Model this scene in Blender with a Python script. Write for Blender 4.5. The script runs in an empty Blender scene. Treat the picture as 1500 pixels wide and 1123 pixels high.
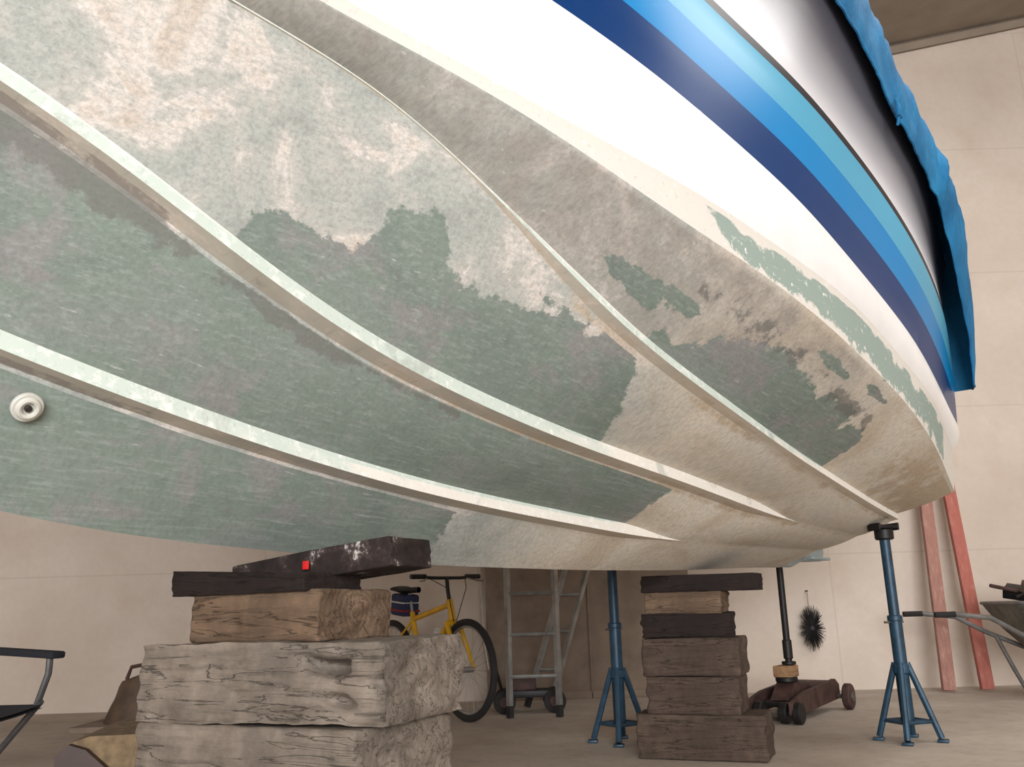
import bpy, math, random, bmesh
from mathutils import Vector, Matrix, noise
random.seed(4)
sc=bpy.context.scene
try: sc.view_settings.view_transform='Standard'
except Exception: pass
COL=bpy.context.collection
def lin(c):
    return tuple((x/255/12.92 if x/255<=.04045 else ((x/255+.055)/1.055)**2.4) for x in c)+(1,)
# ---------------------------------------------------------------- materials
class M:
    def __init__(s,name,rough=.6,metal=0,spec=.5):
        s.m=bpy.data.materials.new(name);s.m.use_nodes=True;s.t=s.m.node_tree
        s.b=s.t.nodes['Principled BSDF'];s.b.inputs['Roughness'].default_value=rough
        s.b.inputs['Metallic'].default_value=metal;s.b.inputs['Specular IOR Level'].default_value=spec
    def n(s,typ,**kw):
        x=s.t.nodes.new('ShaderNode'+typ)
        for k,v in kw.items(): setattr(x,k,v)
        return x
    def l(s,a,b): s.t.links.new(a,b)
    def setin(s,inp,v):
        if hasattr(v,'is_linked') or hasattr(v,'links'): s.l(v,inp)
        else: inp.default_value=v
    def coord(s,scale=(1,1,1),rot=(0,0,0)):
        tc=s.n('TexCoord');mp=s.n('Mapping');s.l(tc.outputs['Object'],mp.inputs[0])
        mp.inputs['Scale'].default_value=scale;mp.inputs['Rotation'].default_value=rot
        return mp.outputs[0]
    def noise(s,vec,scale=5,detail=6,rough=.6,dist=0):
        x=s.n('TexNoise');s.l(vec,x.inputs['Vector']);x.inputs['Scale'].default_value=scale
        x.inputs['Detail'].default_value=detail;x.inputs['Roughness'].default_value=rough;x.inputs['Distortion'].default_value=dist
        return x.outputs['Fac']
    def ramp(s,fac,*st):
        x=s.n('ValToRGB');s.l(fac,x.inputs[0]);e=x.color_ramp.elements
        e[0].position=st[0][0];e[0].color=st[0][1];e[1].position=st[-1][0];e[1].color=st[-1][1]
        for p,c in st[1:-1]:
            q=e.new(p);q.color=c
        return x.outputs[0]
    def step(s,fac,a,b):
        x=s.n('MapRange');s.l(fac,x.inputs[0]);x.inputs[1].default_value=a;x.inputs[2].default_value=b
        x.clamp=True
        return x.outputs[0]
    def mix(s,f,a,b,typ='MIX'):
        x=s.n('Mix',data_type='RGBA',blend_type=typ)
        s.setin(x.inputs[0],f);s.setin(x.inputs[6],a);s.setin(x.inputs[7],b)
        return x.outputs[2]
    def math(s,op,a,b=0.0):
        x=s.n('Math',operation=op);s.setin(x.inputs[0],a);s.setin(x.inputs[1],b);return x.outputs[0]
    def attr(s,name):
        x=s.n('Attribute');x.attribute_name=name;return x.outputs['Fac']
    def color(s,c): s.setin(s.b.inputs['Base Color'],c);return s
    def bump(s,h,str=.3,dist=.01):
        x=s.n('Bump');s.l(h,x.inputs['Height']);x.inputs['Strength'].default_value=str;x.inputs['Distance'].default_value=dist
        s.l(x.outputs[0],s.b.inputs['Normal']);return s
def simple(name,c,rough=.6,metal=0,var=.18,scale=8,bump=0,spec=.5):
    m=M(name,rough,metal,spec);v=m.coord();n=m.noise(v,scale,6)
    c2=tuple(x*(1-var) for x in c[:3]);c1=tuple(min(255,x*(1+var*.5)) for x in c)
    m.color(m.ramp(n,(.3,lin(c2)),(.7,lin(c1))))
    if bump: m.bump(m.noise(v,scale*6,4),bump,.004)
    return m.m
def wood(name,dark,light,ring=9,rough=.85,rings=.18):
    m=M(name,rough,0,.3);v=m.coord((1,1,1))
    w=m.n('TexWave',wave_type='RINGS',rings_direction='X');m.l(v,w.inputs[0]);w.inputs['Scale'].default_value=ring*1.6
    w.inputs['Distortion'].default_value=1.6;w.inputs['Detail'].default_value=3;w.inputs['Detail Scale'].default_value=.8
    v2=m.coord((3,45,45));g=m.noise(v2,1.5,8,.7)
    v3=m.coord((1.2,16,16));cr=m.noise(v3,1.6,5,.55,.6)
    big=m.noise(v,7,7,.7)
    base=m.ramp(big,(.3,lin(dark)),(.68,lin(light)))
    base=m.mix(m.math('MULTIPLY',w.outputs['Fac'],rings),base,lin(tuple(x*.6 for x in dark)))
    base=m.mix(m.math('MULTIPLY',m.step(g,.5,.75),.6),base,lin(tuple(x*.55 for x in dark)))
    crk=m.step(m.math('ABSOLUTE',m.math('SUBTRACT',cr,.5)),.0,.012)
    base=m.mix(m.math('SUBTRACT',.75,m.math('MULTIPLY',crk,.75)),base,lin(tuple(x*.3 for x in dark)))
    stain=m.noise(v,3.2,5,.6)
    base=m.mix(m.math('MULTIPLY',m.step(stain,.52,.66),.5),base,lin(tuple(x*.6 for x in dark)))
    m.color(base)
    m.bump(m.math('ADD',m.math('ADD',g,m.math('MULTIPLY',w.outputs['Fac'],.12)),m.math('MULTIPLY',crk,.7)),.6,.006)
    return m.m
# ---------------------------------------------------------------- mesh builder
class MB:
    def __init__(s): s.v=[];s.f=[];s.mi=[];s.mats=[]
    def mat(s,m):
        if m not in s.mats: s.mats.append(m)
        return s.mats.index(m)
    def add(s,vs,fs,m):
        o=len(s.v);s.v+= [Vector(x) for x in vs];k=s.mat(m)
        for f in fs: s.f.append([i+o for i in f]);s.mi.append(k)
    def tube(s,pts,r,m,seg=10,closed=False):
        pts=[Vector(p) for p in pts];n=len(pts);rs=r if isinstance(r,(list,tuple)) else [r]*n
        vs=[];fs=[];prev=None
        for i,p in enumerate(pts):
            if closed: t=(pts[(i+1)%n]-pts[i-1])
            else: t=pts[min(i+1,n-1)]-pts[max(i-1,0)]
            t.normalize()
            if prev is None:
                a=Vector((0,0,1)) if abs(t.z)<.9 else Vector((1,0,0))
                x=t.cross(a).normalized()
            else:
                x=(prev-t*prev.dot(t)).normalized()
            prev=x;y=t.cross(x)
            for j in range(seg):
                q=2*math.pi*j/seg;vs.append(p+(x*math.cos(q)+y*math.sin(q))*rs[i])
        for i in range(n if closed else n-1):
            for j in range(seg):
                a=i*seg+j;b=i*seg+(j+1)%seg;i2=(i+1)%n
                fs.append([a,b,i2*seg+(j+1)%seg,i2*seg+j])
        if not closed:
            fs.append(list(range(seg))[::-1]);fs.append([(n-1)*seg+j for j in range(seg)])
        s.add(vs,fs,m)
    def ring(s,c,axis,R,r,m,n=40,seg=8):
        c=Vector(c);axis=Vector(axis).normalized();a=Vector((0,0,1)) if abs(axis.z)<.9 else Vector((1,0,0))
        x=axis.cross(a).normalized();y=axis.cross(x)
        s.tube([c+(x*math.cos(2*math.pi*i/n)+y*math.sin(2*math.pi*i/n))*R for i in range(n)],r,m,seg,True)
    def cyl(s,c,axis,R,w,m,seg=28):
        c=Vector(c);a=Vector(axis).normalized()
        b=min(w*.15,R*.15)
        s.tube([c-a*w/2,c-a*(w/2-b),c+a*(w/2-b),c+a*w/2],[R-b,R,R,R-b],m,seg)
    def box(s,c,size,m,rot=(0,0,0),bev=.006):
        bm=bmesh.new();bmesh.ops.create_cube(bm,size=1)
        for v in bm.verts: v.co=Vector((v.co.x*size[0],v.co.y*size[1],v.co.z*size[2]))
        if bev: bmesh.ops.bevel(bm,geom=bm.edges[:],offset=min(bev,min(size)*.3),segments=2,affect='EDGES',profile=.5)
        from mathutils import Euler
        R=Euler(rot).to_matrix();bm.verts.index_update()
        s.add([R@v.co+Vector(c) for v in bm.verts],[[v.index for v in f.verts] for f in bm.faces],m);bm.free()
    def prism(s,prof,y0,y1,m):
        n=len(prof);vs=[(x,y0,z) for x,z in prof]+[(x,y1,z) for x,z in prof]
        fs=[[i,(i+1)%n,n+(i+1)%n,n+i] for i in range(n)]+[list(range(n))[::-1],list(range(n,2*n))]
        s.add(vs,fs,m)
    def make(s,name,loc=(0,0,0),rotz=0,smooth=35,parent=None):
        me=bpy.data.meshes.new(name);me.from_pydata([tuple(v) for v in s.v],[],s.f)
        for m in s.mats: me.materials.append(m)
        me.polygons.foreach_set('material_index',s.mi)
        bm=bmesh.new();bm.from_mesh(me);bmesh.ops.recalc_face_normals(bm,faces=bm.faces);bm.to_mesh(me);bm.free()
        me.polygons.foreach_set('use_smooth',[True]*len(me.polygons));me.set_sharp_from_angle(angle=math.radians(smooth))
        ob=bpy.data.objects.new(name,me);COL.objects.link(ob);ob.location=loc;ob.rotation_euler=(0,0,rotz)
        if parent: ob.parent=parent
        return ob
# ---------------------------------------------------------------- camera
f=1300.;p=math.atan(329/f);r=math.radians(1.7)
F=Vector((0,math.cos(p),math.sin(p)));U0=Vector((0,-math.sin(p),math.cos(p)));R0=Vector((1,0,0))
R=R0*math.cos(r)-U0*math.sin(r);U=U0*math.cos(r)+R0*math.sin(r)
cam=bpy.data.cameras.new('camera');cam.sensor_width=36;cam.lens=36*f/1500;cam.clip_start=.02
co=bpy.data.objects.new('camera',cam);COL.objects.link(co)
mat=Matrix((R,U,-F)).transposed().to_4x4();mat.translation=Vector((0,0,.73));co.matrix_world=mat
sc.camera=co
# ---------------------------------------------------------------- hull
def pchip(kn,sig=0):
    kn=sorted(kn);x=[k[0] for k in kn];y=[k[1] for k in kn];n=len(x)
    h=[x[i+1]-x[i] for i in range(n-1)];d=[(y[i+1]-y[i])/h[i] for i in range(n-1)]
    m=[d[0]]+[0]*(n-2)+[d[-1]]
    for i in range(1,n-1):
        if d[i-1]*d[i]>0:
            w1=2*h[i]+h[i-1];w2=h[i]+2*h[i-1];m[i]=(w1+w2)/(w1/d[i-1]+w2/d[i])
    def ev(t):
        if t<=x[0]: return y[0]+m[0]*(t-x[0])
        if t>=x[-1]: return y[-1]+m[-1]*(t-x[-1])
        i=0
        while t>x[i+1]: i+=1
        s=(t-x[i])/h[i]
        return ((1+2*s)*(1-s)**2*y[i]+s*(1-s)**2*h[i]*m[i]+s*s*(3-2*s)*y[i+1]+s*s*(s-1)*h[i]*m[i+1])
    if not sig: return ev
    N=600;lo,hi=x[0]-.3,x[-1];st=(hi-lo)/N;K=int(3*sig/st)
    wts=[math.exp(-.5*(k*st/sig)**2) for k in range(-K,K+1)];sw=sum(wts)
    raw=[ev(lo+st*(i-K)) for i in range(N+1+2*K)]
    tab=[sum(raw[i+k]*wts[k] for k in range(2*K+1))/sw for i in range(N+1)]
    def ev2(t):
        q=(t-lo)/st;i=max(0,min(N-1,int(q)));g=q-i
        return tab[i]*(1-g)+tab[i+1]*g
    return ev2
KN={
'keel':[(0,0,.905),(.3,0,.9),(1.3,0,.872),(2.04,0,.864),(2.75,0,.867),(3.33,0,.892),(3.66,0,.907),(3.88,0,.928),(4.05,0,.95),(4.4,0,1.04),(4.75,0,1.35)],
's1':[(0,.22,.985),(1.58,.22,.975),(2.46,.22,1.01),(3.09,.22,1.055),(3.49,.2,1.11),(3.87,.18,1.18),(4.14,.15,1.245),(4.5,.09,1.36),(4.8,0,1.52)],
's2':[(0,.44,1.045),(.87,.45,1.07),(1.97,.47,1.15),(2.77,.46,1.22),(3.11,.44,1.274),(3.385,.42,1.335),(3.6,.40,1.41),(3.81,.38,1.50),(4.0,.345,1.605),(4.25,.29,1.725),(4.6,.18,1.87),(4.95,0,1.99)],
's3':[(0,.66,1.115),(.37,.68,1.14),(1.33,.74,1.22),(2.11,.76,1.33),(2.80,.73,1.50),(2.98,.70,1.60),(3.3,.645,1.779),(3.53,.57,1.925),(3.89,.48,2.01),(4.4,.33,2.14),(5.1,0,2.27)],
'ch':[(0,.94,1.23),(.85,1.05,1.39),(1.4,1.08,1.48),(1.94,1.07,1.57),(2.37,1.02,1.66),(2.75,.95,1.73),(3.18,.83,1.86),(3.39,.74,1.94),(3.73,.60,2.03),(4.3,.42,2.17),(5.15,0,2.32)],
'D':[(0,.96,1.44),(.964,1.08,1.587),(1.63,1.08,1.708),(2.506,.99,1.822),(3.2,.81,1.933),(3.73,.61,2.06),(4.3,.43,2.22),(5.2,0,2.4)],
'S0':[(0,1.0,1.56),(1.25,1.1,1.78),(2.05,1.08,1.94),(2.78,.98,2.10),(3.2,.84,2.235),(3.8,.63,2.37),(4.5,.41,2.48),(5.3,0,2.6)],
'S3':[(0,1.02,1.91),(.5,1.11,2.02),(1.05,1.15,2.15),(1.45,1.12,2.30),(1.96,1.10,2.37),(2.63,1.0,2.49),(3.2,.9,2.62),(3.8,.71,2.74),(4.6,.42,2.83),(5.45,0,2.92)],
'sh':[(0,1.06,2.40),(1,1.18,2.76),(2,1.16,2.98),(3,1.0,3.10),(4,.72,3.2),(4.8,.42,3.27),(5.65,0,3.35)]}
FN={k:(pchip([(a,b) for a,b,c in v],.13),pchip([(a,c) for a,b,c in v],.13),v[-1][0]) for k,v in KN.items()}
def sm(x): x=max(0,min(1,x));return x*x*(3-2*x)
def curve(k,Uv):
    fb,fh,e=FN[k];u=Uv+(e-5)*sm((Uv-3.7)/1.3);b=fb(u)
    return u,(0 if k=='keel' else max(0,b)*(1 if u<e-.3 else max(0,(e-u)/.3))),fh(u)
def strake_w(k,u):
    nose=sm((4.95-u)/.5)
    if k=='s1': return sm((u-1.5)/.5)*nose
    if k=='s2': return sm((u-.8)/.6)*nose
    return .75*(1-.88*sm((u-2.8)/.6))*nose
def row(kind,Uv):
    if kind[:2] in('s1','s2','s3') and len(kind)>2:
        k=kind[:2];u,b,h=curve(k,Uv);w=strake_w(k,u)
        if kind[2]=='l': return u,max(0,b-.052*w),h-.008*w
        if kind[2]=='u': return u,max(0,b-.006*w),h+.040*w
        return u,b,h
    if kind in('S1','S2','S4'):
        a=curve('S0',Uv);c=curve('S3',Uv);g={'S1':.37,'S2':.69}.get(kind)
        if g: return tuple(a[i]*(1-g)+c[i]*g for i in range(3))
        a=c;c=curve('sh',Uv);g=.05
        return tuple(a[i]*(1-g)+c[i]*g for i in range(3))
    return curve(kind,Uv)
rows=['keel','s1l','s1r','s1u','s2l','s2r','s2u','s3l','s3r','s3u','ch','D','S0','S1','S2','S3','S4','sh']
div=[14,2,3,16,2,3,16,2,3,14,6,8,2,2,2,1,8]
zone=['bot','und','face','bot','und','face','bot','und','face','bot','strip','white','navy','sky','aqua','black','shade_grey']
gtop=pchip([(2.4,1.1),(2.6,1.05),(2.78,.92),(3.1,.65),(3.25,.48),(3.33,.68),(3.42,.64),(3.5,.4),(3.6,.27),(3.75,.1),(3.9,-.2),(5,-.4)])
top3=pchip([(1.0,.5),(1.27,.5),(2.1,.62),(2.4,.36),(2.62,.12),(5,-.3)])
def fields(ri,fr,u):
    g=-.3;d=-.3;t=-.3;w=0
    if ri==0: g=u-2.83
    elif ri==3:
        g=u-1.98+.05*fr
        if u>3.05: d=(fr-.88)*.4
        if u>3.6: d=max(d,.09-abs(fr-.93)*.5-.05)
        t=min(.05-abs(fr-1)*.5,3.4-u)
    elif ri==6:
        g=min(u-2.5-.1*fr,(gtop(u)-fr)*.35)
        t=min(.04-abs(fr-1)*.5,2.9-u)
    elif ri==9:
        g=min(u-1.27,2.62-u,(top3(u)-fr)*.3)
        for a,b,ra,rb in((2.78,.3,.13,.12),(2.62,.42,.12,.08),(1.5,.85,.12,.05),(1.85,.8,.15,.05)):
            g=max(g,(1-math.hypot((u-a)/ra,(fr-b)/rb))*.1)
        t=(.9-u)*.10-abs(fr-.5)*.08
        d=.04-abs(fr-.62)*.3-.03 if 1.3<u<2.6 else -.3
        w=sm((u-1.0)/1.0)*(.75+.25*fr)
    elif ri in(2,5,8): g={2:u-3.35,5:u-2.7,8:u-1.7}[ri]*.12+.03
    elif ri in(1,4,7): g=-.3;t={1:-.03,4:.01 if u<3.4 else -.05,7:.0}[ri];d=(u-3.9)*.12
    elif ri==10: g=min(.25-abs(fr-.45)*.45,2.72-u,u-.35)*.5-.045
    return max(-.3,min(.3,g)),max(-.3,min(.3,d)),max(-.3,min(.3,t)),w
SC=1.1
def bl(u,b,h): return (u*SC,b*SC,.73+(h-.73)*SC)
NU=420
att=[];rowinfo=[]
for ri in range(len(rows)):
    last=ri==len(rows)-1
    for q in range(1 if last else div[ri]):
        rowinfo.append((ri if not last else ri-1,q/(div[ri] if not last else 1)+(1 if last else 0)))
NR=len(rowinfo)
grid=[]
for i in range(NU+1):
    Uv=5.0*i/NU
    P=[Vector(row(k,Uv)) for k in rows]
    col=[]
    for ri,fr in rowinfo:
        a=P[ri];b=P[ri+1];v=a.lerp(b,fr)
        z=zone[ri];bul=0
        if z=='white': bul=.02
        if z=='shade_grey': bul=-.03
        if z=='bot': bul=.012 if ri else .004
        w=4*fr*(1-fr)*bul*min(1,b.y/.12)
        v=v+Vector((0,w*.8,-w*.5))
        col.append(v);att.append(fields(ri,fr,v.x))
    grid.append(col)
order=['bot','und','face','strip','white','navy','sky','aqua','black','shade_grey','transom']
V=[];Fc=[];mi=[];A=[]
N=(NU+1)*NR
for side in(1,-1):
    for i in range(NU+1):
        for j in range(NR):
            v=grid[i][j];x,y,z=bl(v.x,v.y,v.z)
            V.append((x,y*side,z));A.append(att[i*NR+j])
for s in(0,1):
    o=s*N
    for i in range(NU):
        for j in range(NR-1):
            a=o+i*NR+j;q=[a,a+1,a+NR+1,a+NR]
            if s==0: q=q[::-1]
            Fc.append(q);mi.append(order.index(zone[rowinfo[j][0]]))
for j in range(NR-1):
    Fc.append([j,j+1,N+j+1,N+j]);mi.append(10)
for i in range(NU):
    a=i*NR+NR-1;Fc.append([a,a+NR,N+a+NR,N+a]);mi.append(4)
me=bpy.data.meshes.new('hull');me.from_pydata(V,[],Fc)
for k,nm in enumerate(('green','dark','tanf','warm')):
    at=me.attributes.new(nm,'FLOAT','POINT');at.data.foreach_set('value',[a[k] for a in A])
me.polygons.foreach_set('material_index',mi)
bm=bmesh.new();bm.from_mesh(me);bmesh.ops.remove_doubles(bm,verts=bm.verts,dist=.0004)
bmesh.ops.recalc_face_normals(bm,faces=bm.faces);bm.to_mesh(me);bm.free()
me.polygons.foreach_set('use_smooth',[True]*len(me.polygons));me.set_sharp_from_angle(angle=math.radians(22))
def bottom_mat(name,kind):
    m=M(name,.75,0,.2);v=m.coord()
    n1=m.noise(v,7,10,.68);n2=m.noise(v,2.2,6,.6,1.0);n3=m.noise(v,28,6,.7);n4=m.noise(v,3.6,9,.66,.5)
    s1=m.noise(m.coord((1.2,70,70),(0.2,.5,.6)),1.2,4,.5)
    s2=m.noise(m.coord((60,4,60),(.3,.1,.5)),1.3,3,.5)
    s3=m.noise(m.coord((60,2.2,60),(.5,.2,-.7)),1.5,7,.7)
    s4=m.noise(m.coord((2.4,60,60),(.4,-.6,.4)),1.6,7,.7)
    g=m.attr('green');d=m.attr('dark');t=m.attr('tanf');wm=m.attr('warm')
    rag=m.math('MULTIPLY',m.math('SUBTRACT',n1,.5),.30)
    sx=m.n('SeparateXYZ');m.l(v,sx.inputs[0])
    fwd=m.step(m.math('ADD',sx.outputs[0],m.math('MULTIPLY',n1,.8)),2.8,3.4)
    cream=m.ramp(n2,(.3,lin((208,203,194))),(.5,lin((214,205,190))),(.7,lin((196,182,162))))
    pg=m.ramp(n4,(.36,lin((150,153,148))),(.46,lin((168,172,166))),(.54,lin((182,180,173))),(.58,lin((208,202,195))),(.66,lin((192,180,167))))
    pg=m.mix(m.math('MULTIPLY',m.step(s4,.45,.62),.4),pg,lin((150,152,147)))
    cream=m.mix(fwd,cream,pg)
    cream=m.mix(m.math('MULTIPLY',wm,m.math('ADD',.4,m.math('MULTIPLY',m.step(n1,.38,.6),.5))),cream,lin((146,139,131)))
    cream=m.mix(m.math('MULTIPLY',m.step(m.math('ADD',t,rag),-.01,.03),.75),cream,lin((182,162,136)))
    green=m.ramp(n2,(.3,lin((112,122,117))),(.5,lin((121,134,124))),(.72,lin((134,137,135))))
    green=m.mix(m.math('MULTIPLY',m.step(n4,.54,.62),.55),green,lin((144,135,138)))
    green=m.mix(m.math('MULTIPLY',m.step(n3,.52,.7),.3),green,lin((94,104,100)))
    green=m.mix(m.math('MULTIPLY',m.step(s4,.5,.64),.55),green,lin((150,158,152)))
    if kind=='bot':
        base=m.mix(m.step(m.math('ADD',g,m.math('MULTIPLY',rag,.8)),-.004,.006),cream,green)
        base=m.mix(m.math('MULTIPLY',m.step(m.math('ADD',d,rag),-.005,.012),.7),base,lin((108,106,101)))
    elif kind=='face':
        base=m.mix(m.step(m.math('ADD',g,m.math('MULTIPLY',rag,.9)),-.01,.05),lin((228,224,215)),lin((198,210,201)))
        base=m.mix(m.math('MULTIPLY',m.step(n3,.52,.66),.8),base,lin((238,237,232)))
        base=m.mix(m.math('MULTIPLY',m.step(n4,.57,.62),.5),base,lin((160,168,160)))
    elif kind=='und':
        base=m.mix(m.step(m.math('ADD',d,rag),-.01,.02),m.mix(.5,cream,lin((206,194,176))),lin((158,150,142)))
    else:
        base=m.mix(m.step(m.math('ADD',g,m.math('MULTIPLY',rag,1.1)),-.006,.01),lin((208,204,196)),lin((140,155,147)))
        base=m.mix(m.step(n3,.6,.68),base,lin((228,226,220)))
    base=m.mix(m.math('MULTIPLY',m.step(s1,.68,.72),.3),base,lin((210,212,209)))
    base=m.mix(m.math('MULTIPLY',m.step(s2,.6,.75),.22),base,lin((112,112,108)))
    if kind=='bot': base=m.mix(m.math('MULTIPLY',m.step(s3,.42,.66),.34),base,lin((92,95,92)))
    m.color(base);m.bump(m.math('ADD',n3,s3),.15,.003)
    return m.m
def gel(name,c,rough=.3):
    m=M(name,rough,0,.22);v=m.coord((3,3,40),(0,.3,.2));n=m.noise(v,3,4)
    m.color(m.mix(m.math('MULTIPLY',m.step(n,.74,.76),.2),lin(c),lin((225,232,238))));return m.m
mats={'bot':bottom_mat('sanded_bottom','bot'),'und':bottom_mat('strake_underside','und'),'face':bottom_mat('strake_face','face'),
'strip':bottom_mat('sanded_chine_strip','strip'),'white':simple('white_gelcoat',(240,239,238),.3,0,.02),'navy':gel('navy_stripe',(0,50,104)),
'sky':gel('sky_stripe',(4,124,186)),'aqua':gel('aqua_stripe',(78,156,188)),'black':simple('black_pinstripe',(18,20,30),.3),
'transom':simple('transom_gelcoat',(225,222,215),.35,0,.05)}
# upper topside: white gelcoat, shade under the tarp painted in as darkening grey
m=M('tarp_shaded_topside',.28)
mats['shade_grey']=m.m
at=me.attributes.new('tarp_shade','FLOAT','POINT')
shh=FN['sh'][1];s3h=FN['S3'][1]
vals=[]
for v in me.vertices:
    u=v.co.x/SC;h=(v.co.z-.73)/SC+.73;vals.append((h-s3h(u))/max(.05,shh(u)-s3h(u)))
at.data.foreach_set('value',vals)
m.color(m.ramp(m.attr('tarp_shade'),(.0,lin((216,216,220))),(.25,lin((166,166,172))),(.6,lin((92,92,100))),(1,lin((62,62,70)))))
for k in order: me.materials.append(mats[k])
ANG=math.radians(232);KP=(1.584,5.5,0)
boat=bpy.data.objects.new('motor_boat',None);COL.objects.link(boat);boat.location=KP;boat.rotation_euler=(0,0,ANG)
hull=bpy.data.objects.new('hull',me);COL.objects.link(hull);hull.parent=boat
# tarp cover -------------------------------------------------------
blue=M('blue_tarpaulin',.65,0,.25);v=blue.coord();n=blue.noise(v,3,6)
blue.color(blue.ramp(n,(.3,lin((10,80,124))),(.7,lin((32,120,168)))));blue.bump(blue.noise(blue.coord((16,16,5)),2,6,.65),.5,.025)
lowb=pchip([(-.12,1.07),(.1,1.13),(.35,1.17),(.62,1.19),(1.29,1.20),(1.88,1.18),(3,1.02),(4,.74),(4.8,.44),(5.7,.03)])
lowh=pchip([(-.12,1.75),(.02,1.74),(.12,1.86),(.26,2.08),(.45,2.3),(.62,2.47),(1.29,2.65),(1.88,2.86),(3,3.0),(4,3.1),(5.7,3.25)])
tv=[];tf=[];NT=420;prof=[(.0,0),(.010,.04),(.016,.09),(.02,.15),(.022,.21),(.016,.27),(.004,.32),(-.08,.37)]
def tarp_col(u):
    c=[];b0=lowb(u);h0=lowh(u)
    for k,(db,dh) in enumerate(prof):
        fold=noise.noise(Vector((u*5,k*.3,1)))*.022+noise.noise(Vector((u*14+k*.35,k*.2,7)))*.012+noise.noise(Vector((u*34,k*.5,3)))*.004
        ht=h0+dh
        if u<.62:
            g=k/(len(prof)-1);top=2.47+(u-.62)*.25+.37
            ht=h0*(1-g)+top*g
            if k>0: db=db+.03*math.sin(math.pi*g)
        b=b0+db+fold*(1.0 if k else .6)
        c.append((u,max(.0,b),ht+(noise.noise(Vector((u*6,3,2)))*.012 if k==0 else 0)))
    bt,ht=c[-1][1],c[-1][2]
    for k in range(1,7):
        g=k/6;c.append((u,bt*(1-g),ht+.28*math.sin(g*math.pi/2)+noise.noise(Vector((u*3,g*3,5)))*.03))
    return c
cols=[tarp_col(-.12+5.82*i/NT) for i in range(NT+1)]
CW=len(cols[0])
for s in(1,-1):
    for c in cols:
        for u,b,h in c: tv.append(bl(u,b*s,h))
NTV=len(cols)*CW
for s in(0,1):
    for i in range(NT):
        for j in range(CW-1):
            a=s*NTV+i*CW+j;tf.append([a,a+1,a+CW+1,a+CW])
for j in range(CW-1): tf.append([j,j+1,NTV+j+1,NTV+j])
tb=MB();tb.add(tv,tf,blue.m)
hem=[Vector(bl(*c[0])) for c in cols];tb.tube(hem,.006,blue.m,6)
u=1.31;b=lowb(u)+.015;h=lowh(u)
tb.tube([bl(u,b,h+.03),bl(u+.01,b+.01,h-.03),bl(u-.01,b-.01,h-.08)],.007,blue.m,6);tb.box(bl(u,b+.005,h-.02),(.045,.015,.07),blue.m)
tb.make('cover',parent=boat,smooth=60)
fit=MB();whitep=simple('white_plastic',(205,205,196),.4,0,.08);blk=simple('black_rubber',(45,42,40),.6)
fc=Vector(bl(4.06,.105,1.15));nn=Vector((.0,.82,-.57))
fit.cyl(fc+nn*.0,nn,.034,.012,whitep,32);fit.ring(fc+nn*.008,nn,.02,.007,whitep,28);fit.cyl(fc+nn*.008,nn,.008,.008,blk,20)
fit.make('skin_fitting',parent=boat)
sd=MB();pale=simple('pale_blue_paint',(150,168,172),.4,0,.1)
sd.tube([(.03,0,1.0),(-.15,0,1.0),(-.36,0,1.03)],[.075,.075,.06],pale,20)
sd.prism([(-.28,1.25),(-.62,1.25),(-.66,1.02),(-.6,.97),(-.3,.97)],-.05,.05,pale)
sd.box((-.5,-.06,.985),(.34,.3,.02),pale);sd.box((-.1,0,1.15),(.24,.24,.34),pale)
sd.make('stern_drive',parent=boat)
# ---------------------------------------------------------------- room
wallm=M('painted_render_wall',.9,0,.2);v=wallm.coord();n1=wallm.noise(v,.6,5);n2=wallm.noise(v,18,6)
c=wallm.ramp(n1,(.3,lin((192,178,164))),(.7,lin((212,200,188))));c=wallm.mix(wallm.math('MULTIPLY',wallm.step(n2,.4,.8),.2),c,lin((176,160,142)))
n5=wallm.noise(v,1.7,7,.65);c=wallm.mix(wallm.math('MULTIPLY',wallm.step(n5,.52,.7),.3),c,lin((184,160,138)))
br=wallm.n('TexBrick');mp=wallm.n('Mapping');tc=wallm.n('TexCoord');wallm.l(tc.outputs['Object'],mp.inputs[0]);mp.inputs['Rotation'].default_value=(math.pi/2,0,0)
wallm.l(mp.outputs[0],br.inputs[0]);br.offset=0;br.inputs['Scale'].default_value=1;br.inputs['Brick Width'].default_value=2.4;br.inputs['Row Height'].default_value=1.25;br.inputs['Mortar Size'].default_value=.008
br.inputs['Color1'].default_value=(0,0,0,1);br.inputs['Color2'].default_value=(0,0,0,1);br.inputs['Mortar'].default_value=(1,1,1,1)
c=wallm.mix(wallm.math('MULTIPLY',br.outputs['Color'],.3),c,lin((170,158,144)));wallm.color(c);wallm.bump(n2,.1,.004)
floorm=M('dusty_concrete',.8,0,.3);v=floorm.coord();n1=floorm.noise(v,1.2,8,.65);n2=floorm.noise(v,12,8,.7)
c=floorm.ramp(n1,(.3,lin((160,148,136))),(.7,lin((192,182,170))));c=floorm.mix(floorm.math('MULTIPLY',floorm.step(n2,.5,.75),.4),c,lin((128,114,102)));floorm.color(c);floorm.bump(n2,.15,.005)
ceilm=simple('grey_ceiling_board',(140,128,114),.9,0,.08,3)
def slab(name,lo,hi,m):
    b=MB();c=[(a+d)/2 for a,d in zip(lo,hi)];b.box((0,0,0),[d-a for a,d in zip(lo,hi)],m,bev=0)
    return b.make(name,loc=c)
X0,X1,Y0,Y1=-6,6.5,-10,7.7
slab('floor',(X0-.2,Y0-.2,-.1),(X1+.2,Y1+.2,0),floorm.m)
slab('wall_back',(X0-.2,Y1,0),(X1+.2,Y1+.2,7.2),wallm.m)
slab('wall_left',(X0-.2,Y0,0),(X0,Y1,7.2),wallm.m)
slab('wall_right',(X1,Y0,0),(X1+.2,Y1,7.2),wallm.m)
fw=MB()
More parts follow.
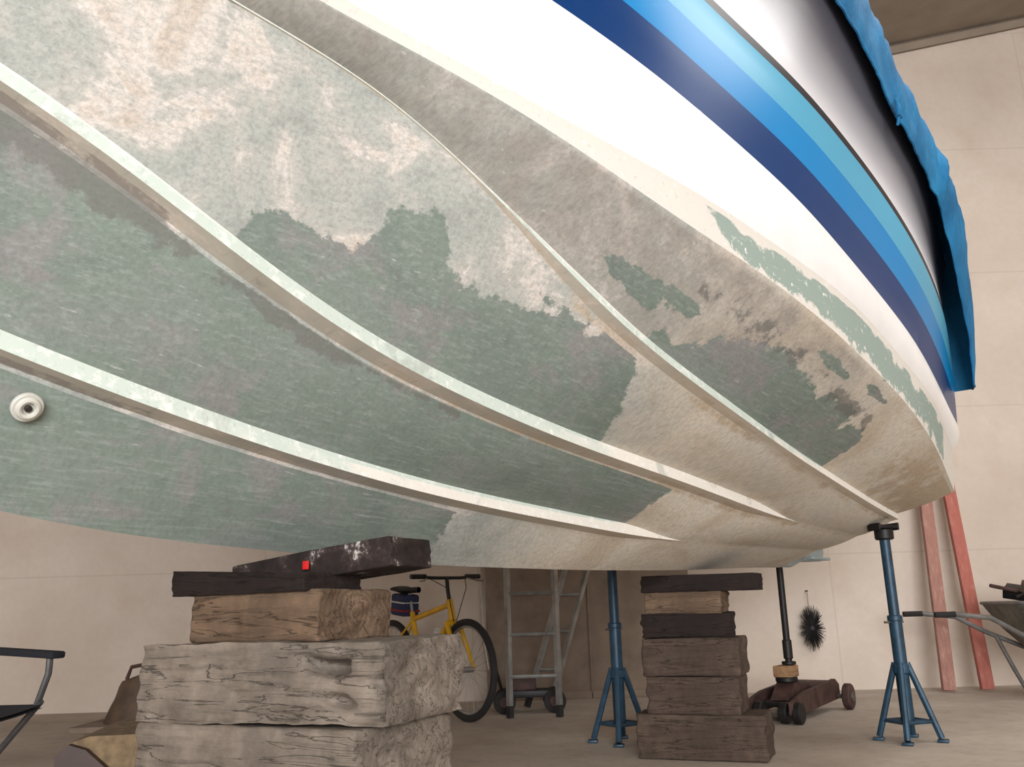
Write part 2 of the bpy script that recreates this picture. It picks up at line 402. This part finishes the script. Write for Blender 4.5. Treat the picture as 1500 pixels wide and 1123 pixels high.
fw.box((-4.75,Y0-.1,3.6),(2.9,.2,7.2),wallm.m,bev=0);fw.box((5.5,Y0-.1,3.6),(2.4,.2,7.2),wallm.m,bev=0);fw.box((.5,Y0-.1,6.1),(7.6,.2,2.2),wallm.m,bev=0)
fw.make('wall_front')
cb=MB();zs=lambda x:5.85+.2*(x-3.2) if x>2 else 5.61
cb.add([(X0,Y0,5.61),(2,Y0,5.61),(X1,Y0,zs(X1)),(X1,Y1,zs(X1)),(2,Y1,5.61),(X0,Y1,5.61),(X0,Y0,7.3),(2,Y0,7.3),(X1,Y0,7.3),(X1,Y1,7.3),(2,Y1,7.3),(X0,Y1,7.3)],
 [[0,1,4,5],[1,2,3,4],[6,7,10,11],[7,8,9,10],[0,1,7,6],[1,2,8,7],[2,3,9,8],[3,4,10,9],[4,5,11,10],[5,0,6,11]],ceilm)
cb.make('ceiling')
tr=MB();
tr.tube([(2,Y1-.04,5.57),(X1,Y1-.04,zs(X1)-.04)],.05,ceilm,4);tr.make('trim_1')
bp=MB();brn=simple('brown_hardboard',(134,118,104),.9,0,.14,5)
bp.box((0,0,1.05),(1.7,.03,2.1),brn);bp.box((0,-.02,1.05),(.015,.02,2.1),brn);bp.box((0,-.02,.03),(1.7,.02,.06),brn)
bp.make('hardboard_panel',loc=(.58,7.65,0))
# hanging white rope beside the panel
rp0=MB();ropem=simple('white_rope',(200,196,186),.9)
rp0.tube([(0,0,2.3),(.01,-.01,1.6),(-.015,-.01,1.0),(.02,-.02,.45),(.05,-.02,.25)],.006,ropem,6);rp0.cyl((0,.02,2.3),(0,1,0),.01,.06,ropem,8)
rp0.make('hanging_rope',loc=(-.31,7.64,0))
# ---------------------------------------------------------------- timber stacks
w_grey=wood('weathered_grey_oak',(100,90,80),(150,139,127),7)
w_brown=wood('brown_sawn_timber',(88,70,55),(130,108,88),10,.85,.3)
w_dark=wood('creosoted_timber',(26,19,17),(48,37,33),8)
w_mid=wood('dirty_brown_timber',(62,51,44),(100,84,73),9)
whitedust=M('dark_timber_with_filler_dust',.8,0,.3);v=whitedust.coord((1,1,1));n=whitedust.noise(v,9,8,.75)
whitedust.color(whitedust.ramp(n,(.35,lin((24,18,17))),(.52,lin((42,33,31))),(.58,lin((66,56,54))),(.63,lin((186,180,176)))));whitedust.bump(n,.4,.006)
whitedust=whitedust.m
redp=simple('red_paint',(200,30,30),.5)
def timber(name,L,W,Hh,loc,rz,m,seed,parent,rough=.006,tilt=0,taper=0,bev=.010,gouge=0):
    bm=bmesh.new();bmesh.ops.create_cube(bm,size=1)
    bmesh.ops.subdivide_edges(bm,edges=bm.edges[:],cuts=27 if gouge else 15,use_grid_fill=True)
    for v in bm.verts:
        x,y,z=v.co
        q=Vector((x*L,y*W,z*Hh))
        if taper: q.z=(z+.5)*Hh*(1-taper*(x+.5))-.5*Hh
        s=Vector((seed*3.1,seed,0))
        d=Vector((noise.noise(q*4+s),noise.noise(q*4+s+Vector((9,0,0))),noise.noise(q*3+s+Vector((0,9,0)))))
        d2=Vector((noise.noise(q*22+s),noise.noise(q*22+s*2),noise.noise(q*22+s*3)))
        g=Vector((0,0,0))
        if gouge and y<-.49:
            e=max(0,noise.noise(Vector((q.x*9,q.z*16,seed)))-.05)*sm((x-.05)/.25)*sm((.5-abs(z))/.12)
            g=Vector((0,e*gouge,0))
        q+=d*rough+d2*rough*.5+g
        if abs(x)>.499: q.x+=noise.noise(Vector((y*4,z*4,seed)))*rough*2.5
        v.co=q
    me=bpy.data.meshes.new(name);bm.to_mesh(me);bm.free();me.materials.append(m)
    ob=bpy.data.objects.new(name,me);COL.objects.link(ob);ob.location=loc;ob.rotation_euler=(0,tilt,rz);ob.parent=parent
    b=ob.modifiers.new('b','BEVEL');b.width=bev;b.segments=3;b.limit_method='ANGLE';b.angle_limit=math.radians(60)
    me.polygons.foreach_set('use_smooth',[True]*len(me.polygons))
    return ob
st=bpy.data.objects.new('timber_block_stack',None);COL.objects.link(st);st.location=(-.60,2.5,0)
a=math.radians(-28)
timber('block_1',.74,.42,.27,(.02,0,.135),a,w_mid,1,st)
timber('block_2',.72,.42,.197,(0.0,0,.37),a,w_grey,2,st,.007)
timber('block_3',.76,.40,.192,(.015,0,.5675),a+.05,w_grey,3,st,.009,bev=.02,gouge=.28)
timber('block_4',.44,.30,.125,(-.02,0,.7275),a,w_brown,4,st)
timber('wedge_1',.48,.22,.07,(-.09,-.02,.822),a-.02,w_dark,5,st,.003,0,.35,.005)
timber('wedge_2',.52,.20,.075,(.09,-.02,.855),a+.05,whitedust,6,st,.003,-.1,0,.008)
rp=MB();rp.box((0,0,0),(.02,.004,.022),redp,bev=.001);rp.make('red_mark',loc=(.045,-.13,.855),rotz=a,parent=st)
st2=bpy.data.objects.new('timber_block_stack.001',None);COL.objects.link(st2);st2.location=(.90,4.66,0)
a=math.radians(-22)
for i,(L,z0,z1,m_,dx) in enumerate([(.62,0,.21,w_mid,0),(.45,.21,.385,w_mid,-.02),(.48,.385,.565,w_mid,-.02),(.44,.565,.68,w_dark,-.04),(.38,.68,.785,w_brown,-.04),(.57,.785,.868,w_dark,.04)]):
    timber('block_%d'%(i+1),L,.28,z1-z0,(dx,0,(z0+z1)/2),a+(.1 if i in(3,) else 0),m_,i+11,st2,.006 if i<5 else .004)
# ---------------------------------------------------------------- jack stands
teal=simple('teal_blue_paint',(34,64,84),.45,.2,.25,14);steel=simple('dull_steel',(120,118,114),.4,.8);dksteel=simple('dark_steel',(36,34,34),.5,.5)
def stand(name,loc,ztop,rz=0,zc=.36):
    b=MB()
    b.tube([(0,0,.1),(0,0,.62)],.034,teal,20);b.tube([(0,0,.5),(0,0,ztop-.06)],.028,teal,18)
    b.cyl((0,0,zc),(0,0,1),.044,.05,teal,20);b.cyl((0,0,.62),(0,0,1),.039,.03,teal,20)
    b.tube([(-.07,0,.6),(.05,0,.6)],.006,steel,8)
    for k in range(4):
        q=math.pi/4+k*math.pi/2;dx,dy=math.cos(q),math.sin(q)
        b.tube([(dx*.03,dy*.03,zc+.03),(dx*.06,dy*.06,zc-.06),(dx*.15,dy*.15,.02)],.016,teal,8)
        b.box((dx*.155,dy*.155,.008),(.055,.055,.016),teal,(0,0,q));b.tube([(0,0,.1),(dx*.12,dy*.12,.1)],.009,teal,8)
        q2=q+math.pi/2;b.tube([(dx*.12,dy*.12,.1),(math.cos(q2)*.12,math.sin(q2)*.12,.1)],.009,teal,8)
    b.cyl((0,0,ztop-.05),(0,0,1),.05,.06,dksteel,20);b.box((0,0,ztop-.01),(.13,.10,.02),dksteel)
    b.box((-.06,0,ztop-.01),(.012,.1,.04),dksteel);b.box((.06,0,ztop-.01),(.012,.1,.04),dksteel)
    return b.make(name,loc=loc,rotz=rz)
stand('jack_stand',(2.02,4.95,0),1.115,.3)
stand('jack_stand.001',(.54,5.2,0),1.07,.6)
# ---------------------------------------------------------------- floor jack
fj=MB();rust=simple('rusty_red_paint',(76,54,50),.65,.2,.35,12);ply=wood('pale_wood_block',(138,104,74),(176,140,104),14)
fj.prism([(0,.06),(0,.13),(.25,.17),(.9,.2),(.98,.16),(.98,.07),(.3,.05)],-.15,-.125,rust)
fj.prism([(0,.06),(0,.13),(.25,.17),(.9,.2),(.98,.16),(.98,.07),(.3,.05)],.125,.15,rust)
fj.box((.5,0,.1),(.7,.25,.03),dksteel);fj.box((.75,0,.17),(.2,.24,.05),rust)
for x in(.06,):
    for y in(-.13,.13): fj.cyl((x,y*1.25,.065),(0,1,0),.065,.05,dksteel);fj.cyl((x,y*.6,.065),(0,1,0),.065,.05,dksteel)
for y in(-.22,.22): fj.cyl((.93,y,.085),(0,1,0),.085,.05,rust);fj.cyl((.93,y,.085),(0,1,0),.035,.07,steel)
fj.tube([(.93,-.24,.085),(.93,.24,.085)],.015,steel);fj.tube([(.06,-.18,.065),(.06,.18,.065)],.012,steel)
fj.prism([(.2,.12),(.35,.22),(.42,.22),(.75,.16),(.75,.12)],-.06,.06,rust);fj.cyl((.37,0,.235),(0,0,1),.07,.03,dksteel)
fj.box((.37,0,.285),(.15,.12,.07),ply)
fja=math.atan2(.78,.55);FX,FY=1.72-.37*math.cos(fja),6.05-.37*math.sin(fja)
fj.make('floor_jack',loc=(FX,FY,0),rotz=fja)
pp=MB();pp.tube([(0,0,.325),(0,0,.96)],.022,dksteel,14);pp.cyl((0,0,.335),(0,0,1),.045,.02,dksteel);pp.cyl((0,0,.42),(0,0,1),.03,.12,dksteel);pp.cyl((0,0,.955),(0,0,1),.045,.02,dksteel)
pp.make('prop_pole',loc=(1.745,6.05,0))
# ---------------------------------------------------------------- posts
def post(name,cols,bx,by,tx,ty):
    pk=M('faded_paint_'+name,.8,0,.2);v=pk.coord((3,3,.8));n=pk.noise(v,9,8,.7);pk.color(pk.ramp(n,(.3,lin(cols[0])),(.55,lin(cols[1])),(.72,lin(cols[2]))))
    b=MB();d=Vector((tx-bx,ty-by,2.3));L=d.length
    b.box((0,-.015,L/2),(.10,.045,L),pk.m,bev=.005)
    o=b.make(name,loc=(bx,by,.012));o.rotation_euler=(-math.atan2(d.y,d.z),math.atan2(d.x,d.z),0)
post('painted_timber_post',[(140,102,92),(164,122,110),(186,154,142)],3.32,7.3,3.5,7.6)
post('painted_timber_post.001',[(156,90,80),(172,106,94),(186,136,122)],3.62,7.3,3.66,7.6)
# ---------------------------------------------------------------- wheelbarrow
wb=MB();galv=simple('galvanised_tub',(112,112,102),.6,.4,.3,9);tubem=simple('grey_tube',(120,118,116),.45,.5);rub=simple('tyre_rubber',(34,32,32),.85)
def loft(rings,m,cap=True,b=None):
    vs=[];fs=[];n=len(rings[0])
    for q in rings: vs+=q
    for i in range(len(rings)-1):
        for j in range(n): fs.append([i*n+j,i*n+(j+1)%n,(i+1)*n+(j+1)%n,(i+1)*n+j])
    if cap: fs.append(list(range(n)))
    b.add(vs,fs,m)
def rect(x0,x1,w,z,n=6,rr=.06):
    pts=[]
    for cx,cy,q0 in((x1-rr,w-rr,0),(x0+rr,w-rr,90),(x0+rr,-w+rr,180),(x1-rr,-w+rr,270)):
        for k in range(n):
            q=math.radians(q0+90*k/(n-1));pts.append((cx+rr*math.cos(q),cy+rr*math.sin(q),z))
    return pts
loft([rect(.80,1.2,.16,.3),rect(.66,1.4,.26,.48),rect(.56,1.52,.32,.66)],galv,True,wb)
wb.tube([Vector(q) for q in rect(.56,1.52,.32,.665)],.012,tubem,8,True)
for s in(-1,1):
    wb.tube([(0,s*.3,.6),(.12,s*.3,.6),(.36,s*.29,.57),(.55,s*.27,.46),(.85,s*.22,.32),(1.2,s*.12,.27),(1.62,s*.05,.2)],.018,tubem,10)
    wb.tube([(-.02,s*.3,.6),(.12,s*.3,.6)],.021,rub,10)
    wb.tube([(.62,s*.25,.43),(.72,s*.27,.2),(.80,s*.27,.015),(.95,s*.26,.02),(1.1,s*.2,.29)],.016,tubem,10)
wb.ring((1.62,0,.2),(0,1,0),.155,.045,rub,36,12);wb.cyl((1.62,0,.2),(0,1,0),.1,.05,tubem)
wb.tube([(1.62,-.06,.2),(1.62,.06,.2)],.012,steel)
rub2=simple('rubble',(90,76,64),.95,0,.4,12,.4)
gv=[];gf=[];G=14
for i in range(G+1):
    for j in range(G+1):
        x=.60+.88*i/G;y=-.29+.58*j/G;e=math.sin(math.pi*i/G)*math.sin(math.pi*j/G)
        gv.append((x,y,.61+.12*e+.04*noise.noise(Vector((x*9,y*9,2)))))
for i in range(G):
    for j in range(G): gf.append([i*(G+1)+j,i*(G+1)+j+1,(i+1)*(G+1)+j+1,(i+1)*(G+1)+j])
wb.add(gv,gf,rub2)
wb.tube([(.48,-.1,.79),(.9,.0,.70),(1.2,.1,.70)],.014,rust,8);wb.tube([(.6,-.2,.70),(1.0,-.05,.84),(1.15,0,.86)],.011,dksteel,8);wb.box((.80,-.1,.75),(.2,.1,.09),rub2,(.3,.2,.4));wb.box((.72,.05,.74),(.16,.14,.07),dksteel,(.2,-.3,.9))
wb.make('wheelbarrow',loc=(2.95,6.75,0),rotz=math.radians(-3))
# ---------------------------------------------------------------- chimney brush
cbm=MB();br_=simple('black_bristle',(22,20,20),.9)
random.seed(8)
for k in range(700):
    q=random.uniform(0,2*math.pi);w=random.gauss(0,.25);L=random.uniform(.4,1)
    d=Vector((math.cos(q)*.11,-.05+.05*w,math.sin(q)*.19))*L
    cbm.tube([(0,-.03,0),d],.0014,br_,3)
cbm.cyl((0,-.02,0),(0,1,0),.02,.05,dksteel,12);cbm.tube([(0,0,0),(0,0,.3)],.002,dksteel,6);cbm.cyl((0,0.01,.3),(0,1,0),.006,.05,dksteel,10)
cbm.make('chimney_brush',loc=(2.42,7.66,.50))
# ---------------------------------------------------------------- bicycle
bk=MB();yel=simple('yellow_frame_paint',(216,166,28),.3,0,.08);tyre=rub;alu=simple('aluminium',(160,160,158),.4,.7);blk2=simple('black_plastic',(24,24,26),.5)
W=1.05;Rw=.32
for x in(0,W):
    bk.ring((x,0,Rw+.015),(0,1,0),Rw-.008,.024,tyre,56,10);bk.ring((x,0,Rw+.015),(0,1,0),Rw-.036,.010,alu,56,8)
    bk.cyl((x,0,Rw+.015),(0,1,0),.02,.09,alu,14)
    for k in range(24):
        q=2*math.pi*k/24;s=.03 if k%2 else -.03
        bk.tube([(x,s,Rw+.015),(x+math.cos(q)*(Rw-.04),0,Rw+.015+math.sin(q)*(Rw-.04))],.0013,alu,4)
bb=Vector((.44,0,.29));stp=Vector((.31,0,.72));h1=Vector((.83,0,.80));h0=Vector((.875,0,.66));ra=Vector((0,0,Rw+.015));fa=Vector((W,0,Rw+.015))
bk.tube([bb,stp],.020,yel,12);bk.tube([stp+Vector((.01,0,-.05)),h1-Vector((-.01,0,.03))],.020,yel,12);bk.tube([bb,h0+Vector((-.005,0,.02))],.025,yel,12);bk.tube([h0,h1],.024,yel,14)
for s in(-1,1):
    bk.tube([bb+Vector((0,s*.02,0)),ra+Vector((.1,s*.05,0)),ra+Vector((0,s*.06,0))],.009,yel,8)
    bk.tube([stp+Vector((.01,s*.01,-.06)),ra+Vector((.05,s*.05,.1)),ra+Vector((0,s*.06,0))],.008,yel,8)
    bk.tube([h0+Vector((.005,s*.05,-.03)),Vector((.95,s*.055,.5)),fa+Vector((0,s*.055,0))],[.018,.017,.010],yel,10)
    bk.tube([(.79,s*.29,.965),(.79,s*.17,.965)],.018,blk2,10)
    bk.tube([(.80,s*.17,.955),(.86,s*.22,.935),(.87,s*.27,.93)],.006,alu,6)
    bk.tube([(.81,s*.15,.95),(.93,s*.08,.88),(.9,0,.62)],.003,blk2,6)
    bk.tube([bb+Vector((0,s*.06,0)),bb+Vector((s*.12,s*.07,-s*.11))],.009,alu,8);bk.box(bb+Vector((s*.12,s*.12,-s*.11)),(.09,.09,.02),blk2)
bk.box(h0+Vector((.005,0,-.02)),(.05,.13,.03),yel)
bk.tube([h1,h1+Vector((-.02,0,.08)),Vector((.80,0,.955))],.014,blk2,10)
bk.tube([(.78,-.29,.965),(.80,-.1,.955),(.80,.1,.955),(.78,.29,.965)],.012,blk2,10)
bk.tube([stp,stp+Vector((-.04,0,.14))],.013,alu,10)
sp=[]
for i in range(9):
    t=i/8;x=.13+.28*t;w=.075*(1-t)**.8+.018
    sp.append([(x,w*math.cos(q),.885+.022*math.sin(q)+(.015 if t<.25 else 0)) for q in [2*math.pi*k/14 for k in range(14)]])
loft(sp,blk2,True,bk)
bag1=simple('saddle_bag',(40,48,84),.8);bag2=simple('bag_red_trim',(150,40,44),.8)
bk.box((.2,0,.78),(.19,.15,.16),bag1,(0,.1,0),.02);bk.box((.2,0,.74),(.195,.155,.015),bag2,(0,.1,0),.004);bk.box((.2,0,.80),(.195,.155,.012),whitep,(0,.1,0),.004)
bk.cyl(bb,(0,1,0),.085,.006,dksteel,30);bk.cyl((0,-.045,Rw+.015),(0,1,0),.045,.03,dksteel,20)
for dz in(-.045,.08): bk.tube([(0,-.045,Rw+.015+dz*.9),(.44,-.045,.29+dz)],.004,dksteel,6)
bk.tube([bb+Vector((.13,0,.14)),bb+Vector((.25,0,.30))],.035,whitep,14)
ba=math.atan2(-.80,.60)
bk.make('mountain_bicycle',loc=(-.36-W*.6,6.32+W*.8,0),rotz=ba)
# ---------------------------------------------------------------- ladders
def ladder(name,loc,rz,Wd,L,lean,side=0):
    b=MB();ca,sa=math.cos(lean),math.sin(lean)
    def P(x,t): return Vector((x+side*t,sa*t,ca*t))
    for s in(-1,1):
        a_=P(s*Wd/2,0.02);e=P(s*Wd/2,L);dz=(e-a_)
        b.tube([a_,e],.024,alu,4);b.tube([a_-dz.normalized()*.015,a_+dz.normalized()*.06],.03,blk2,6)
    t=.27
    while t<L-.1:
        b.tube([P(-Wd/2,t),P(Wd/2,t)],.014,alu,8);t+=.28
    b.make(name,loc=loc,rotz=rz)
ladder('aluminium_ladder',(.09,6.45,0),-.02,.34,2.2,.02)
ladder('aluminium_ladder.001',(.13,7.1,0),.0,.18,2.2,.15,.33)
tr_=MB()
tr_.box((0,0,.13),(.42,.2,.05),dksteel);tr_.box((-.05,0,.2),(.2,.16,.1),rust,bev=.02)
for x in(-.18,.18):
    for y in(-.11,.11): tr_.cyl((x,y,.08),(0,1,0),.08,.04,rub);tr_.cyl((x,y,.08),(0,1,0),.04,.05,rust)
tr_.tube([(-.2,0,.15),(-.24,0,.3),(-.25,0,.4)],.012,dksteel,8)
tr_.make('wheeled_trolley',loc=(.06,6.82,0),rotz=.0)
# ---------------------------------------------------------------- folding chair
ch=MB();fab=simple('black_canvas',(26,28,34),.9);ctube=simple('grey_chair_tube',(110,110,112),.35,.7)
for s in(-1,1):
    x=s*.27
    ch.tube([(x,-.26,.01),(x,.2,.47)],.011,ctube,8);ch.tube([(x,.24,.01),(x,-.22,.47)],.011,ctube,8)
    ch.tube([(x,.16,.43),(x,.24,.6),(x,.30,.92)],.011,ctube,8);ch.tube([(x,-.2,.45),(x,-.24,.56),(x,-.24,.62)],.011,ctube,8)
    ch.box((x+s*.0,-.02,.635),(.06,.52,.024),fab,(.06,0,0),.01)
ch.tube([(-.27,-.24,.015),(.27,-.24,.015)],.01,ctube,8);ch.tube([(-.27,.24,.015),(.27,.24,.015)],.01,ctube,8)
def cloth(p00,p10,p11,p01,sag,m,b,n=10,th=.012):
    vs=[];fs=[]
    nn=(Vector(p10)-Vector(p00)).cross(Vector(p01)-Vector(p00)).normalized()
    for i in range(n+1):
        for j in range(n+1):
            a_=Vector(p00).lerp(Vector(p10),i/n);c_=Vector(p01).lerp(Vector(p11),i/n)
            vs.append(a_.lerp(c_,j/n)-nn*sag*math.sin(math.pi*i/n))
    k=len(vs);vs+=[v-nn*th for v in vs]
    for i in range(n):
        for j in range(n):
            a_=i*(n+1)+j;q=[a_,a_+1,a_+n+2,a_+n+1];fs.append(q);fs.append([x+k for x in q[::-1]])
    b.add(vs,fs,m)
cloth((-.27,-.23,.46),(.27,-.23,.46),(.27,.2,.45),(-.27,.2,.45),.03,fab,ch)
cloth((-.27,.22,.55),(.27,.22,.55),(.27,.31,.92),(-.27,.31,.92),-.03,fab,ch)
ch.make('folding_camp_chair',loc=(-1.93,3.0,0),rotz=math.radians(72))
# ---------------------------------------------------------------- old footstool, stool with bag
up=MB();beige=simple('mustard_upholstery',(128,108,82),.95,0,.25,20,.3);brown=simple('brown_vinyl',(62,38,28),.5,0,.2)
pr=[(-.3,0),(-.3,.24),(-.27,.31),(-.2,.33),(.22,.33),(.3,.30),(.32,.25),(.24,.21),(.2,.12),(.26,0)]
up.prism(pr,-.3,.3,beige);up.prism([(-.3,0),(-.3,.27),(-.26,.31),(-.2,.29),(-.12,.22),(-.04,.22),(.0,.25),(.04,.24),(.06,.15),(.0,0)],-.34,-.3,brown)
up.make('old_footstool',loc=(-1.40,3.7,0),rotz=math.radians(10))
bg=MB();bgm=simple('brown_leather_bag',(84,66,50),.7,0,.3,10,.2)
rg=[]
for i in range(9):
    t=i/8;w=.16*(1-.35*t**2)*(1 if i<8 else .5);rg.append([(w*math.cos(q)+.05*t+.02*noise.noise(Vector((q,t*3,1))),.1*math.sin(q)*(1-.4*t),.22*t) for q in [2*math.pi*k/20 for k in range(20)]])
loft(rg,bgm,True,bg);bg.tube([(-.06,0,.2),(-.04,0,.26),(.08,0,.28),(.12,0,.21)],.01,brown,8)
ob=bg.make('leather_bag',loc=(-1.93,4.7,.237))
sb=MB();sb.box((0,0,.22),(.5,.36,.03),brn)
for x in(-.21,.21):
    for y in(-.14,.14): sb.tube([(x,y,0),(x*.85,y*.85,.21)],.018,brn,8)
sb.make('wooden_stool',loc=(-1.93,4.7,0))
# ---------------------------------------------------------------- light
w=bpy.data.worlds.new('world');sc.world=w;w.use_nodes=True
bgN=w.node_tree.nodes['Background'];bgN.inputs[0].default_value=(.78,.88,1,1);bgN.inputs[1].default_value=1.0
def area(name,loc,target,sx,sy,e,col):
    l=bpy.data.lights.new(name,'AREA');l.shape='RECTANGLE';l.size=sx;l.size_y=sy;l.energy=e;l.color=col
    o=bpy.data.objects.new(name,l);COL.objects.link(o);o.location=loc;o.rotation_euler=(Vector(target)-Vector(loc)).to_track_quat('-Z','Y').to_euler();return o
area('doorway_daylight',(.8,-9.9,2.7),(.8,5,1.8),7.2,4.4,1900,(.985,.985,1))
area('overhead_fill',(3.6,3.5,5.4),(3.4,3.5,0),2.0,3.0,140,(1,.985,.96))  # added overhead lamp to light the room; the ceiling has no opening
